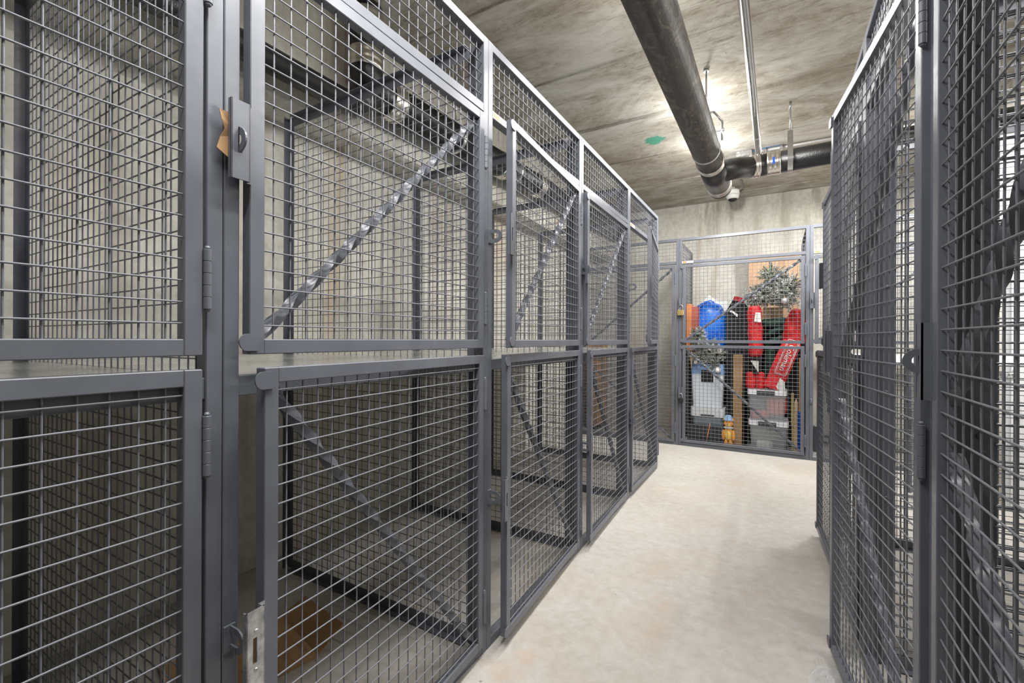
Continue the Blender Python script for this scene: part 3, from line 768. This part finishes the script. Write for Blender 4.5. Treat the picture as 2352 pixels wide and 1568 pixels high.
# pale grey bin and the tote it stands on
x0, x1, z0, z1 = span(1586, 958, 1662, 838, 5.22)
zb = .415
xm = (x0+x1)/2; hw = (x1-x0)/2
gb = thing('grey_bin', 'tall pale grey bin with blue rim and dark panel, under the garland', 'bin', (xm, 5.335, zb))
def tapered(m, w0, w1, d0, d1, z0, z1, c=.02, mi=0):
    """box with rounded upright corners, w0 wide at the foot and w1 at the top"""
    def loop(w_, d_, z):
        o = []
        for sx, sy, a0 in ((1, 1, 0), (-1, 1, PI/2), (-1, -1, PI), (1, -1, 1.5*PI)):
            for k in range(4):
                a = a0 + PI/2*k/3; o.append((sx*(w_-c)+c*math.cos(a), sy*(d_-c)+c*math.sin(a), z))
        return o
    v = loop(w0, d0, z0) + loop(w1, d1, z1); n = 16
    m.add(v, [tuple(reversed(range(n))), tuple(range(n, 2*n))] + [(i, (i+1) % n, n+(i+1) % n, n+i) for i in range(n)], False, mi)
H = z1-zb
m = MB(); tapered(m, hw*.90, hw, .085, .095, 0, H-.10, .03); part('body', m, BINGR, gb)
m = MB(); tapered(m, hw+.004, hw*.96, .099, .09, H-.10, H, .03); part('rim', m, BINBL, gb, label='blue rim')
m = MB(); a = at(1610, 849, 5.22); b = at(1638, 878, 5.22); m.cbox(a.x-xm, b.x-xm, -.102, -.088, b.z-zb, a.z-zb, .002)
gp = part('dark_panel', m, BLACK, gb, label='black panel')
m = MB()
for k in range(4): z = b.z-zb+.02+k*.03; m.box(a.x-xm+.006, b.x-xm-.006, -.104, -.101, z, z+.007)
part('panel_slat', m, LOCKD, gp)
x0, x1, z0_, z1_ = span(1585, 958, 1664, 934, 5.20)
xm2 = (x0+x1)/2; hw2 = (x1-x0)/2
gt = thing('storage_tote', 'grey lidded tote with a handle slot, under the pale grey bin', 'tote', (xm2, 5.325, 0))
m = MB(); tapered(m, hw2*.80, hw2*.90, .09, .105, 0, .32, .03); part('body', m, mat('smoky_blue_tote', (.16, .20, .23), .3), gt)
m = MB(); tapered(m, hw2, hw2, .118, .115, .32, .413, .03); lo_ = part('lid', m, LIDGR, gt)
m = MB(); m.cbox(-.065, .07, -.1195, -.114, .326, .345, .002); part('handle_slot', m, BLACK, lo_)
x0, x1, _, z1_ = span(1578, 1015, 1656, 974, 5.175)
m = MB(); m.cbox(x0, x1, 5.172, 5.19, .0, .235, .004); m2 = m
fb = thing('dark_board', 'dark grey flat box standing on edge in front of the grey tote', 'box', (0, 0, 0))
part('panel', m, mat('charcoal_board', (.020, .021, .024), .6), fb)
a = at(1631, 972, 5.165); b = at(1620, 1016, 5.165)
m = MB(); m.tube([(a.x, 5.166, a.z), (b.x, 5.163, .002)], .004, 6); single('orange_stick', m, ORBOX, 'thin orange stick leaning on the dark flat box', 'stick')

# black padded case with red top
cs = thing('black_case', 'tall black padded case with a red top and white strap, right of the blue bag', 'bag', (0, 0, 0))
a = [at(px, py, 5.62) for px, py in ((1668, 712), (1684, 682), (1703, 684), (1717, 700))]
zt = [p.z for p in a]; xs = [p.x for p in a]
m = MB(); poly = [(xs[0]-.005, 0.0), (xs[3], 0.0), (xs[3], zt[3]-.02), (xs[2], zt[2]-.01), (xs[1], zt[1]-.02), (xs[0], zt[0])]
m.prism(poly, 5.58, 5.70); part('body', m, DARKF, cs)
m = MB(); m.prism([(xs[1]-.004, zt[1]-.03), (xs[2]+.03, zt[2]-.06), (xs[2]+.02, zt[2]-.005), (xs[1]+.02, zt[1]+.008)], 5.573, 5.70); part('red_top', m, RED, cs, label='red top')
m = MB(); p0, p1 = at(1684, 678, 5.57), at(1667, 712, 5.57); m.prism([(p1.x-.004, p1.z), (p1.x+.008, p1.z), (p0.x+.008, p0.z-.03), (p0.x, p0.z-.02)], 5.568, 5.577); part('white_edge', m, PAPER, cs, label='white piping')
p0, p1 = at(1676, 714, 5.56), at(1695, 724, 5.56)
m = MB(); m.add([(p0.x, 5.57, p0.z+.012), (p0.x+.03, 5.56, p0.z+.002), (p1.x, 5.56, p1.z+.01), (p1.x-.005, 5.56, p1.z-.022), (p0.x+.03, 5.555, p0.z-.022), (p0.x, 5.57, p0.z-.010)] + [(p0.x, 5.575, p0.z+.012), (p0.x+.03, 5.565, p0.z+.002), (p1.x, 5.565, p1.z+.01), (p1.x-.005, 5.565, p1.z-.022), (p0.x+.03, 5.56, p0.z-.022), (p0.x, 5.575, p0.z-.010)],
    [(0,5,4,1), (1,4,3,2), (7,10,11,6), (8,9,10,7)] + [(i, (i+1) % 6, 6+(i+1) % 6, 6+i) for i in range(6)]); part('strap', m, PAPER, cs, label='white strap')

# clear totes stacked on the right
def tote(label, px0, px1, zf, zt_, Y, contents):
    a, b = at(px0, 960, Y), at(px1, 960, Y); xm_ = (a.x+b.x)/2; hw_ = (b.x-a.x)/2
    q = thing('clear_tote', label, 'tote', (xm_, Y+.19, zf)); h = zt_-zf
    m = MB(); tapered(m, hw_*.86, hw_*.95, .16, .178, 0, h-.045, .025); part('body', m, CLEAR, q)
    m = MB(); tapered(m, hw_, hw_, .19, .186, h-.045, h, .025); l_ = part('lid', m, CLIDM, q, label='white lid')
    m = MB(); m.cbox(-.09, .07, -.195, -.185, h-.046, h-.004, .003); part('latch', m, mat('smoke_latch', (.06, .06, .065), .4), l_, label='dark latch')
    for kind, box_, mt in contents:
        m = MB(); x0_, x1_, y0_, y1_, z0_, z1_ = box_
        m.ellip(((x0_+x1_)/2, (y0_+y1_)/2, (z0_+z1_)/2), ((x1_-x0_)/2, (y1_-y0_)/2, (z1_-z0_)/2), 24, 16, lambda d: 1+.08*mnoise.noise(d*3), .55)
        part(kind, m, mt, q)
    return q
GREYC = mat('grey_cloth', (.16, .17, .17), .8); PINK = mat('coral_cloth', (.72, .12, .09), .7)
tote('clear tote with white lid at the bottom right, lower of the two', 1719, 1812, 0, .325, 5.185, [('folded_cloth', (-.15, .15, -.13, .14, .12, .27), mat('olive_cloth', (.20, .19, .13), .8)), ('paper_stack', (-.11, .04, -.135, 0, .005, .12), PAPER), ('dark_cloth', (.05, .17, -.13, .1, .005, .115), GREYC)])
tote('clear tote with white lid holding red things, upper of the two', 1716, 1808, .327, .635, 5.19, [('red_bundle', (-.01, .175, -.145, .12, .05, .255), PINK), ('grey_bundle', (-.165, -.02, -.13, .13, .09, .255), GREYC), ('red_cloth', (-.15, .02, -.14, .1, .005, .10), PINK)])

# dark box behind the red bags that carries crate and branches
x0, x1 = -.255, .235
db = thing('dark_box', 'tall dark box behind the red bags, under the pine crate', 'box', ((x0+x1)/2, 5.83, 0))
hw3 = (x1-x0)/2
m = MB(); m.cbox(-hw3, hw3, -.17, .18, 0, 1.36, .006); part('body', m, DARKF, db)
x0, x1, z0, z1 = span(1752, 728, 1799, 704, 5.52)
cr = thing('wooden_crate', 'small pale pine crate under the frosted tree', 'crate', ((x0+x1)/2, 5.70, 1.362))
hw4 = (x1-x0)/2; hh = .13
m = MB()
for s_ in (-1, 1): m.cbox(-hw4, hw4, s_*.09-.006, s_*.09+.006, .0, hh, .002)
for s_ in (-1, 1): m.cbox(s_*(hw4-.006)-.006, s_*(hw4-.006)+.006, -.084, .084, 0, hh, .002)
m.box(-hw4+.01, hw4-.01, -.084, .084, 0, .01); part('side_board', m, PINE, cr)
m = MB(); m.cbox(-hw4*.2, -hw4*.12, -.099, -.095, 0, hh, .001); part('batten', m, PLY, cr)
# plywood sheet at the rear
x0, x1, z0, z1 = span(1719, 800, 1836, 582, 6.05)
m = MB(); m.cbox(x0, x1, 6.035, 6.06, .002, z1+.02, .002); single('plywood_sheet', m, PLY, 'tan plywood sheet standing against the rear behind the frosted tree', 'board')

# rolled green bag
gn = thing('green_bag', 'dark green rolled nylon bag between the two red bags', 'bag', (0, 0, 0))
a, b = at(1752, 743, 5.55), at(1812, 738, 5.55)
def roll(m, a, b, r, seed):
    n = 14; pts = []; rr = []
    for i in range(n+1):
        s_ = i/n; p = a.lerp(b, s_); pts.append(p + Vector((0, 0, .004*math.sin(9*s_+seed)))); rr.append(r*(.8 + .2*math.sin(PI*s_))*(1+.05*math.sin(17*s_+seed)))
    m.tube(pts, rr, 18)
m = MB(); roll(m, Vector((a.x, 5.56, a.z)), Vector((b.x, 5.56, b.z)), .05, 1); part('upper_roll', m, GREENF, gn)
a, b = at(1757, 768, 5.55), at(1806, 752, 5.55)
m = MB(); roll(m, Vector((a.x, 5.55, a.z)), Vector((b.x, 5.55, b.z)), .032, 3); part('middle_fold', m, GREENF, gn)
a, b = at(1757, 790, 5.55), at(1800, 774, 5.55)
m = MB(); roll(m, Vector((a.x, 5.55, a.z)), Vector((b.x, 5.55, b.z)), .034, 5); part('lower_fold', m, GREENF, gn)
a, b = at(1762, 900, 5.6), at(1768, 800, 5.55)
m = MB(); roll(m, Vector((a.x, 5.56, .637)), Vector((b.x, 5.56, b.z)), .05, 2); part('hanging_fold', m, GREENF, gn)

# red carry bags
def baggy(m, path, rx_, ry_, seed, n=22, amp=.09):
    """soft tube of oval section along a path (list of Vector), widths per point"""
    v = []
    for i, p in enumerate(path):
        t_ = (path[min(i+1, len(path)-1)] - path[max(i-1, 0)]).normalized()
        sx = Vector((0, 1, 0)).cross(t_).normalized(); sy = t_.cross(sx)
        for j in range(n):
            an = 2*PI*j/n; d = Vector((math.cos(an), math.sin(an), i*.45+seed))
            k = 1 + amp*mnoise.noise(d*1.6) + amp*.6*mnoise.noise(d*4.1)
            v.append(p + sx*(math.cos(an)*rx_[i]*k) + sy*(math.sin(an)*ry_[i]*k))
    q = len(path)
    f = [(i*n+j, i*n+(j+1) % n, (i+1)*n+(j+1) % n, (i+1)*n+j) for i in range(q-1) for j in range(n)]
    m.add(v, f, True); k = len(m.v)-len(v)
    for ids in (tuple(k+j for j in reversed(range(n))), tuple(k+(q-1)*n+j for j in range(n))): m.f.append(ids); m.sm.append(True); m.mi.append(0)
def path(p0, p1, n): return [p0.lerp(p1, i/(n-1)) for i in range(n)]
YR_ = 5.33
lr = thing('red_bag', 'upright red nylon bag with white tags, left of the slanting one', 'bag', (0, 0, 0))
b0, b1 = at(1736, 897, YR_), at(1736, 858, YR_)
b0.z = max(b0.z, .642)
m = MB()
for xo_, w_, sd in ((-.045, .052, 1), (.046, .045, 6)):
    baggy(m, path(b0+Vector((xo_, 0, 0)), b1+Vector((xo_*.9, 0, .02)), 8), [w_*.8, w_, w_*1.05, w_*1.05, w_, w_, w_*.95, w_*.6], [.05]*8, sd)
part('lower_pouch', m, RED, lr)
b2, b3 = at(1736, 818, YR_), at(1735, 760, YR_)
m = MB(); baggy(m, path(b1+Vector((0, 0, .0)), b2, 6), [.06, .05, .048, .05, .055, .06], [.05]*6, 9); part('strap_wrap', m, DARKF, lr, label='black strap wrap')
b4 = at(1733, 703, YR_)
m = MB(); baggy(m, path(b2, b4, 14), [.055, .068, .072, .068, .065, .07, .074, .072, .066, .068, .074, .072, .065, .045], [.06]*14, 4, amp=.13); part('upper_pouch', m, RED, lr)
m = MB(); p = at(1741, 729, 5.25); m.add([(p.x-.022, p.y, p.z+.055), (p.x+.022, p.y-.004, p.z+.05), (p.x+.03, p.y, p.z-.05), (p.x-.035, p.y, p.z-.038)] + [(p.x-.022, p.y+.003, p.z+.055), (p.x+.022, p.y-.001, p.z+.05), (p.x+.03, p.y+.003, p.z-.05), (p.x-.035, p.y+.003, p.z-.038)], [(3,2,1,0), (4,5,6,7), (0,1,5,4), (1,2,6,5), (2,3,7,6), (3,0,4,7)]); part('tag', m, PAPER, lr, label='white paper tag')
m = MB(); p = at(1735, 838, 5.26); m.add([(p.x-.045, p.y, p.z+.045), (p.x+.03, p.y-.004, p.z+.042), (p.x+.028, p.y, p.z-.075), (p.x-.045, p.y+.003, p.z+.043), (p.x+.03, p.y-.001, p.z+.04), (p.x+.028, p.y+.003, p.z-.075)], [(2,1,0), (3,4,5), (0,1,4,3), (1,2,5,4), (2,0,3,5)]); part('tag', m, PAPER, lr, label='white triangular tag')

cb = thing('red_bag', 'slanting red carry bag with a white framed logo', 'bag', (0, 0, 0))
q0, q1 = at(1773, 898, 5.30), at(1819, 786, 5.42)
q0.z = max(q0.z, .642)
m = MB(); ax = q1-q0
sx = Vector((0, 1, 0)).cross(ax.normalized()).normalized(); nrm = ax.normalized().cross(sx)
hwB, hdB = .083, .055
v = []
for s_, k in ((0, .92), (.04, 1.0), (.5, 1.03), (.96, .98), (1, .9)):
    p = q0 + ax*s_
    for cx_, cy_ in ((-1, -.7), (-.7, -1), (.7, -1), (1, -.7), (1, .7), (.7, 1), (-.7, 1), (-1, .7)): v.append(p + sx*(cx_*hwB*k) + nrm*(cy_*hdB*k))
n = 8; f = [(i*n+j, i*n+(j+1) % n, (i+1)*n+(j+1) % n, (i+1)*n+j) for i in range(4) for j in range(n)] + [tuple(reversed(range(n))), tuple(range(4*n, 5*n))]
m.add(v, f); part('body', m, RED, cb)
# which side of the bag faces the aisle
fs = -1 if nrm.y > 0 else 1
fn_ = nrm*fs
# printed logo: lettering in a rounded double frame
e1 = -ax.normalized()                      # reading direction: downwards along the bag
e2 = e1.cross(fn_).normalized()*-1
tc_ = q0 + ax*.66 + fn_*(hdB*1.03+.0025) + sx*.012
tx = bpy.data.curves.new('logo', 'FONT'); tx.body = 'Coleman'; tx.size = .078; tx.align_x = 'CENTER'; tx.align_y = 'CENTER'; tx.extrude = .0012; tx.shear = .18
to = bpy.data.objects.new('logo_tmp', tx); COL.objects.link(to)
bpy.context.view_layer.update()
me = bpy.data.meshes.new_from_object(to.evaluated_get(bpy.context.evaluated_depsgraph_get())); bpy.data.objects.remove(to)
e3 = e1.cross(e2)
if e3.dot(fn_) < 0: e2 = -e2; e3 = e1.cross(e2)
ML = Matrix.Translation(tc_) @ Matrix(((e1.x, e2.x, e3.x, 0), (e1.y, e2.y, e3.y, 0), (e1.z, e2.z, e3.z, 0), (0, 0, 0, 1)))
me.transform(ML); me.materials.clear(); me.materials.append(PAPER); put('printed_logo', me, cb)
m = MB()
for (wx, wy, r_) in ((.188, .052, .003), (.177, .042, .002)):
    pts = []
    for sx_, sy_, a0 in ((1, 1, 0), (-1, 1, PI/2), (-1, -1, PI), (1, -1, 1.5*PI)):
        for k in range(4): a = a0+PI/2*k/3; pts.append(ML @ Vector((sx_*(wx-.02)+.02*math.cos(a), sy_*(wy-.02)+.02*math.sin(a), .0)))
    pts.append(pts[0]); m.tube(pts, r_, 5)
part('logo_frame', m, PAPER, cb)
p = at(1795, 884, 5.235); m = MB(); m.add([(p.x-.05, p.y+.02, p.z-.03), (p.x-.012, p.y, p.z+.07), (p.x+.028, p.y, p.z+.03), (p.x+.03, p.y, p.z-.04), (p.x+.012, p.y, p.z-.085)] + [(p.x-.05, p.y+.024, p.z-.03), (p.x-.012, p.y+.004, p.z+.07), (p.x+.028, p.y+.004, p.z+.03), (p.x+.03, p.y+.004, p.z-.04), (p.x+.012, p.y+.004, p.z-.085)], [(0,4,1), (1,4,3,2), (6,9,5), (7,8,9,6)] + [(i, (i+1) % 5, 5+(i+1) % 5, 5+i) for i in range(5)]); part('tag', m, PAPER, cb, label='white folded tag')
rj = thing('red_bag', 'crumpled red nylon bundle above the slanting red bag', 'bag', (0, 0, 0))
r0, r1 = at(1822, 788, 5.48), at(1829, 710, 5.48)
m = MB(); baggy(m, path(r0, r1, 12), [.09, .10, .10, .10, .095, .095, .09, .085, .08, .07, .055, .035], [.09]*12, 15, 26, .16); part('body', m, RED, rj)

# lumber, rail and tools
x0, x1, _, z1 = span(1683, 1020, 1705, 815, 5.24)
m = MB(); m.cbox(x0, x1, 5.235, 5.33, .001, z1, .004); single('wooden_post', m, POSTW, 'brown square wooden post standing between the grey bin and the clear totes', 'post')
x0, x1, _, z1 = span(1834, 1020, 1846, 822, 5.40); x1 = .236
m = MB(); m.cbox(x0, x1, 5.40, 5.49, .001, z1, .004); single('wooden_post', m, POSTW, 'brown wooden post at the right side of the packed locker by the hinges', 'post')
a, b = at(1819, 902, 5.24), at(1823, 988, 5.24)
fr_ = thing('folding_rule', 'olive yellow jointed rail standing right of the clear totes', 'tool', (0, 0, 0))
m = MB(); m.cbox(a.x-.006, a.x+.016, 5.225, 5.235, .30, a.z, .001); part('upper_leaf', m, LEVELY, fr_)
m = MB(); m.cbox(a.x-.002, a.x+.02, 5.237, 5.247, .001, .42, .001); part('lower_leaf', m, LEVELY, fr_)
a, b = at(1827.5, 920, 5.30), at(1829, 952, 5.30)
m = MB(); m.prism([(a.x-.012, .0015), (a.x+.016, .0015), (a.x+.018, b.z+.12), (a.x+.004, a.z+.02), (a.x-.010, b.z+.12)], 5.30, 5.325); single('wooden_stake', m, PINE, 'pointed pale wooden stake beside the olive rail', 'stake')
a, b = at(1834, 946, 5.34), at(1834, 978, 5.34)
m = MB(); m.cbox(a.x-.006, a.x+.024, 5.355, 5.385, .001, a.z, .006); single('blue_level', m, BLUET, 'blue bar standing before the right wooden post', 'tool')

# toy bear with a cap
p = at(1673, 1018, 5.185)
ty = thing('toy_bear', 'orange toy bear in a pale blue cap standing before the wooden post', 'toy', (p.x, 5.182, 0), R(-8))
def ell(name, items, mt, parent=ty):
    m = MB()
    for c, r in items: m.ellip(c, r, 18, 12)
    return part(name, m, mt, parent)
ell('foot', [((-.026, -.004, .012), (.024, .022, .012))], TOYO); ell('foot', [((.026, -.004, .012), (.024, .022, .012))], TOYO)
ell('leg', [((-.022, 0, .06), (.021, .018, .052))], TOYO); ell('leg', [((.022, 0, .06), (.021, .018, .052))], TOYO)
ell('body', [((0, 0, .165), (.047, .019, .075))], TOYO); ell('belly', [((0, -.012, .155), (.032, .012, .05))], TOYY)
ell('arm', [((-.049, -.004, .15), (.016, .015, .058))], TOYO); ell('arm', [((.049, -.004, .15), (.016, .015, .058))], TOYO)
hd = ell('head', [((0, -.001, .275), (.045, .021, .045)), ((-.037, 0, .315), (.015, .01, .015)), ((.037, 0, .315), (.015, .01, .015))], TOYO)
ell('muzzle', [((0, -.016, .262), (.024, .010, .018))], TOYY, hd); ell('nose', [((0, -.0255, .27), (.007, .004, .005))], BLACK, hd)
ell('eye', [((-.014, -.019, .288), (.004, .003, .005))], BLACK, hd); ell('eye', [((.014, -.019, .288), (.004, .003, .005))], BLACK, hd)
m = MB(); m.lathe([(.050, .302), (.043, .31), (.040, .335), (.026, .358), (0, .365)], 18, Matrix.Diagonal((1, .5, 1, 1))); part('cap', m, SKYB, ty)
m = MB(); m.lathe([(.034, .218), (.046, .222), (.046, .236), (.034, .24)], 18, Matrix.Diagonal((1, .5, 1, 1))); part('scarf', m, mat('striped_scarf', (.55, .55, .62), .8), ty)
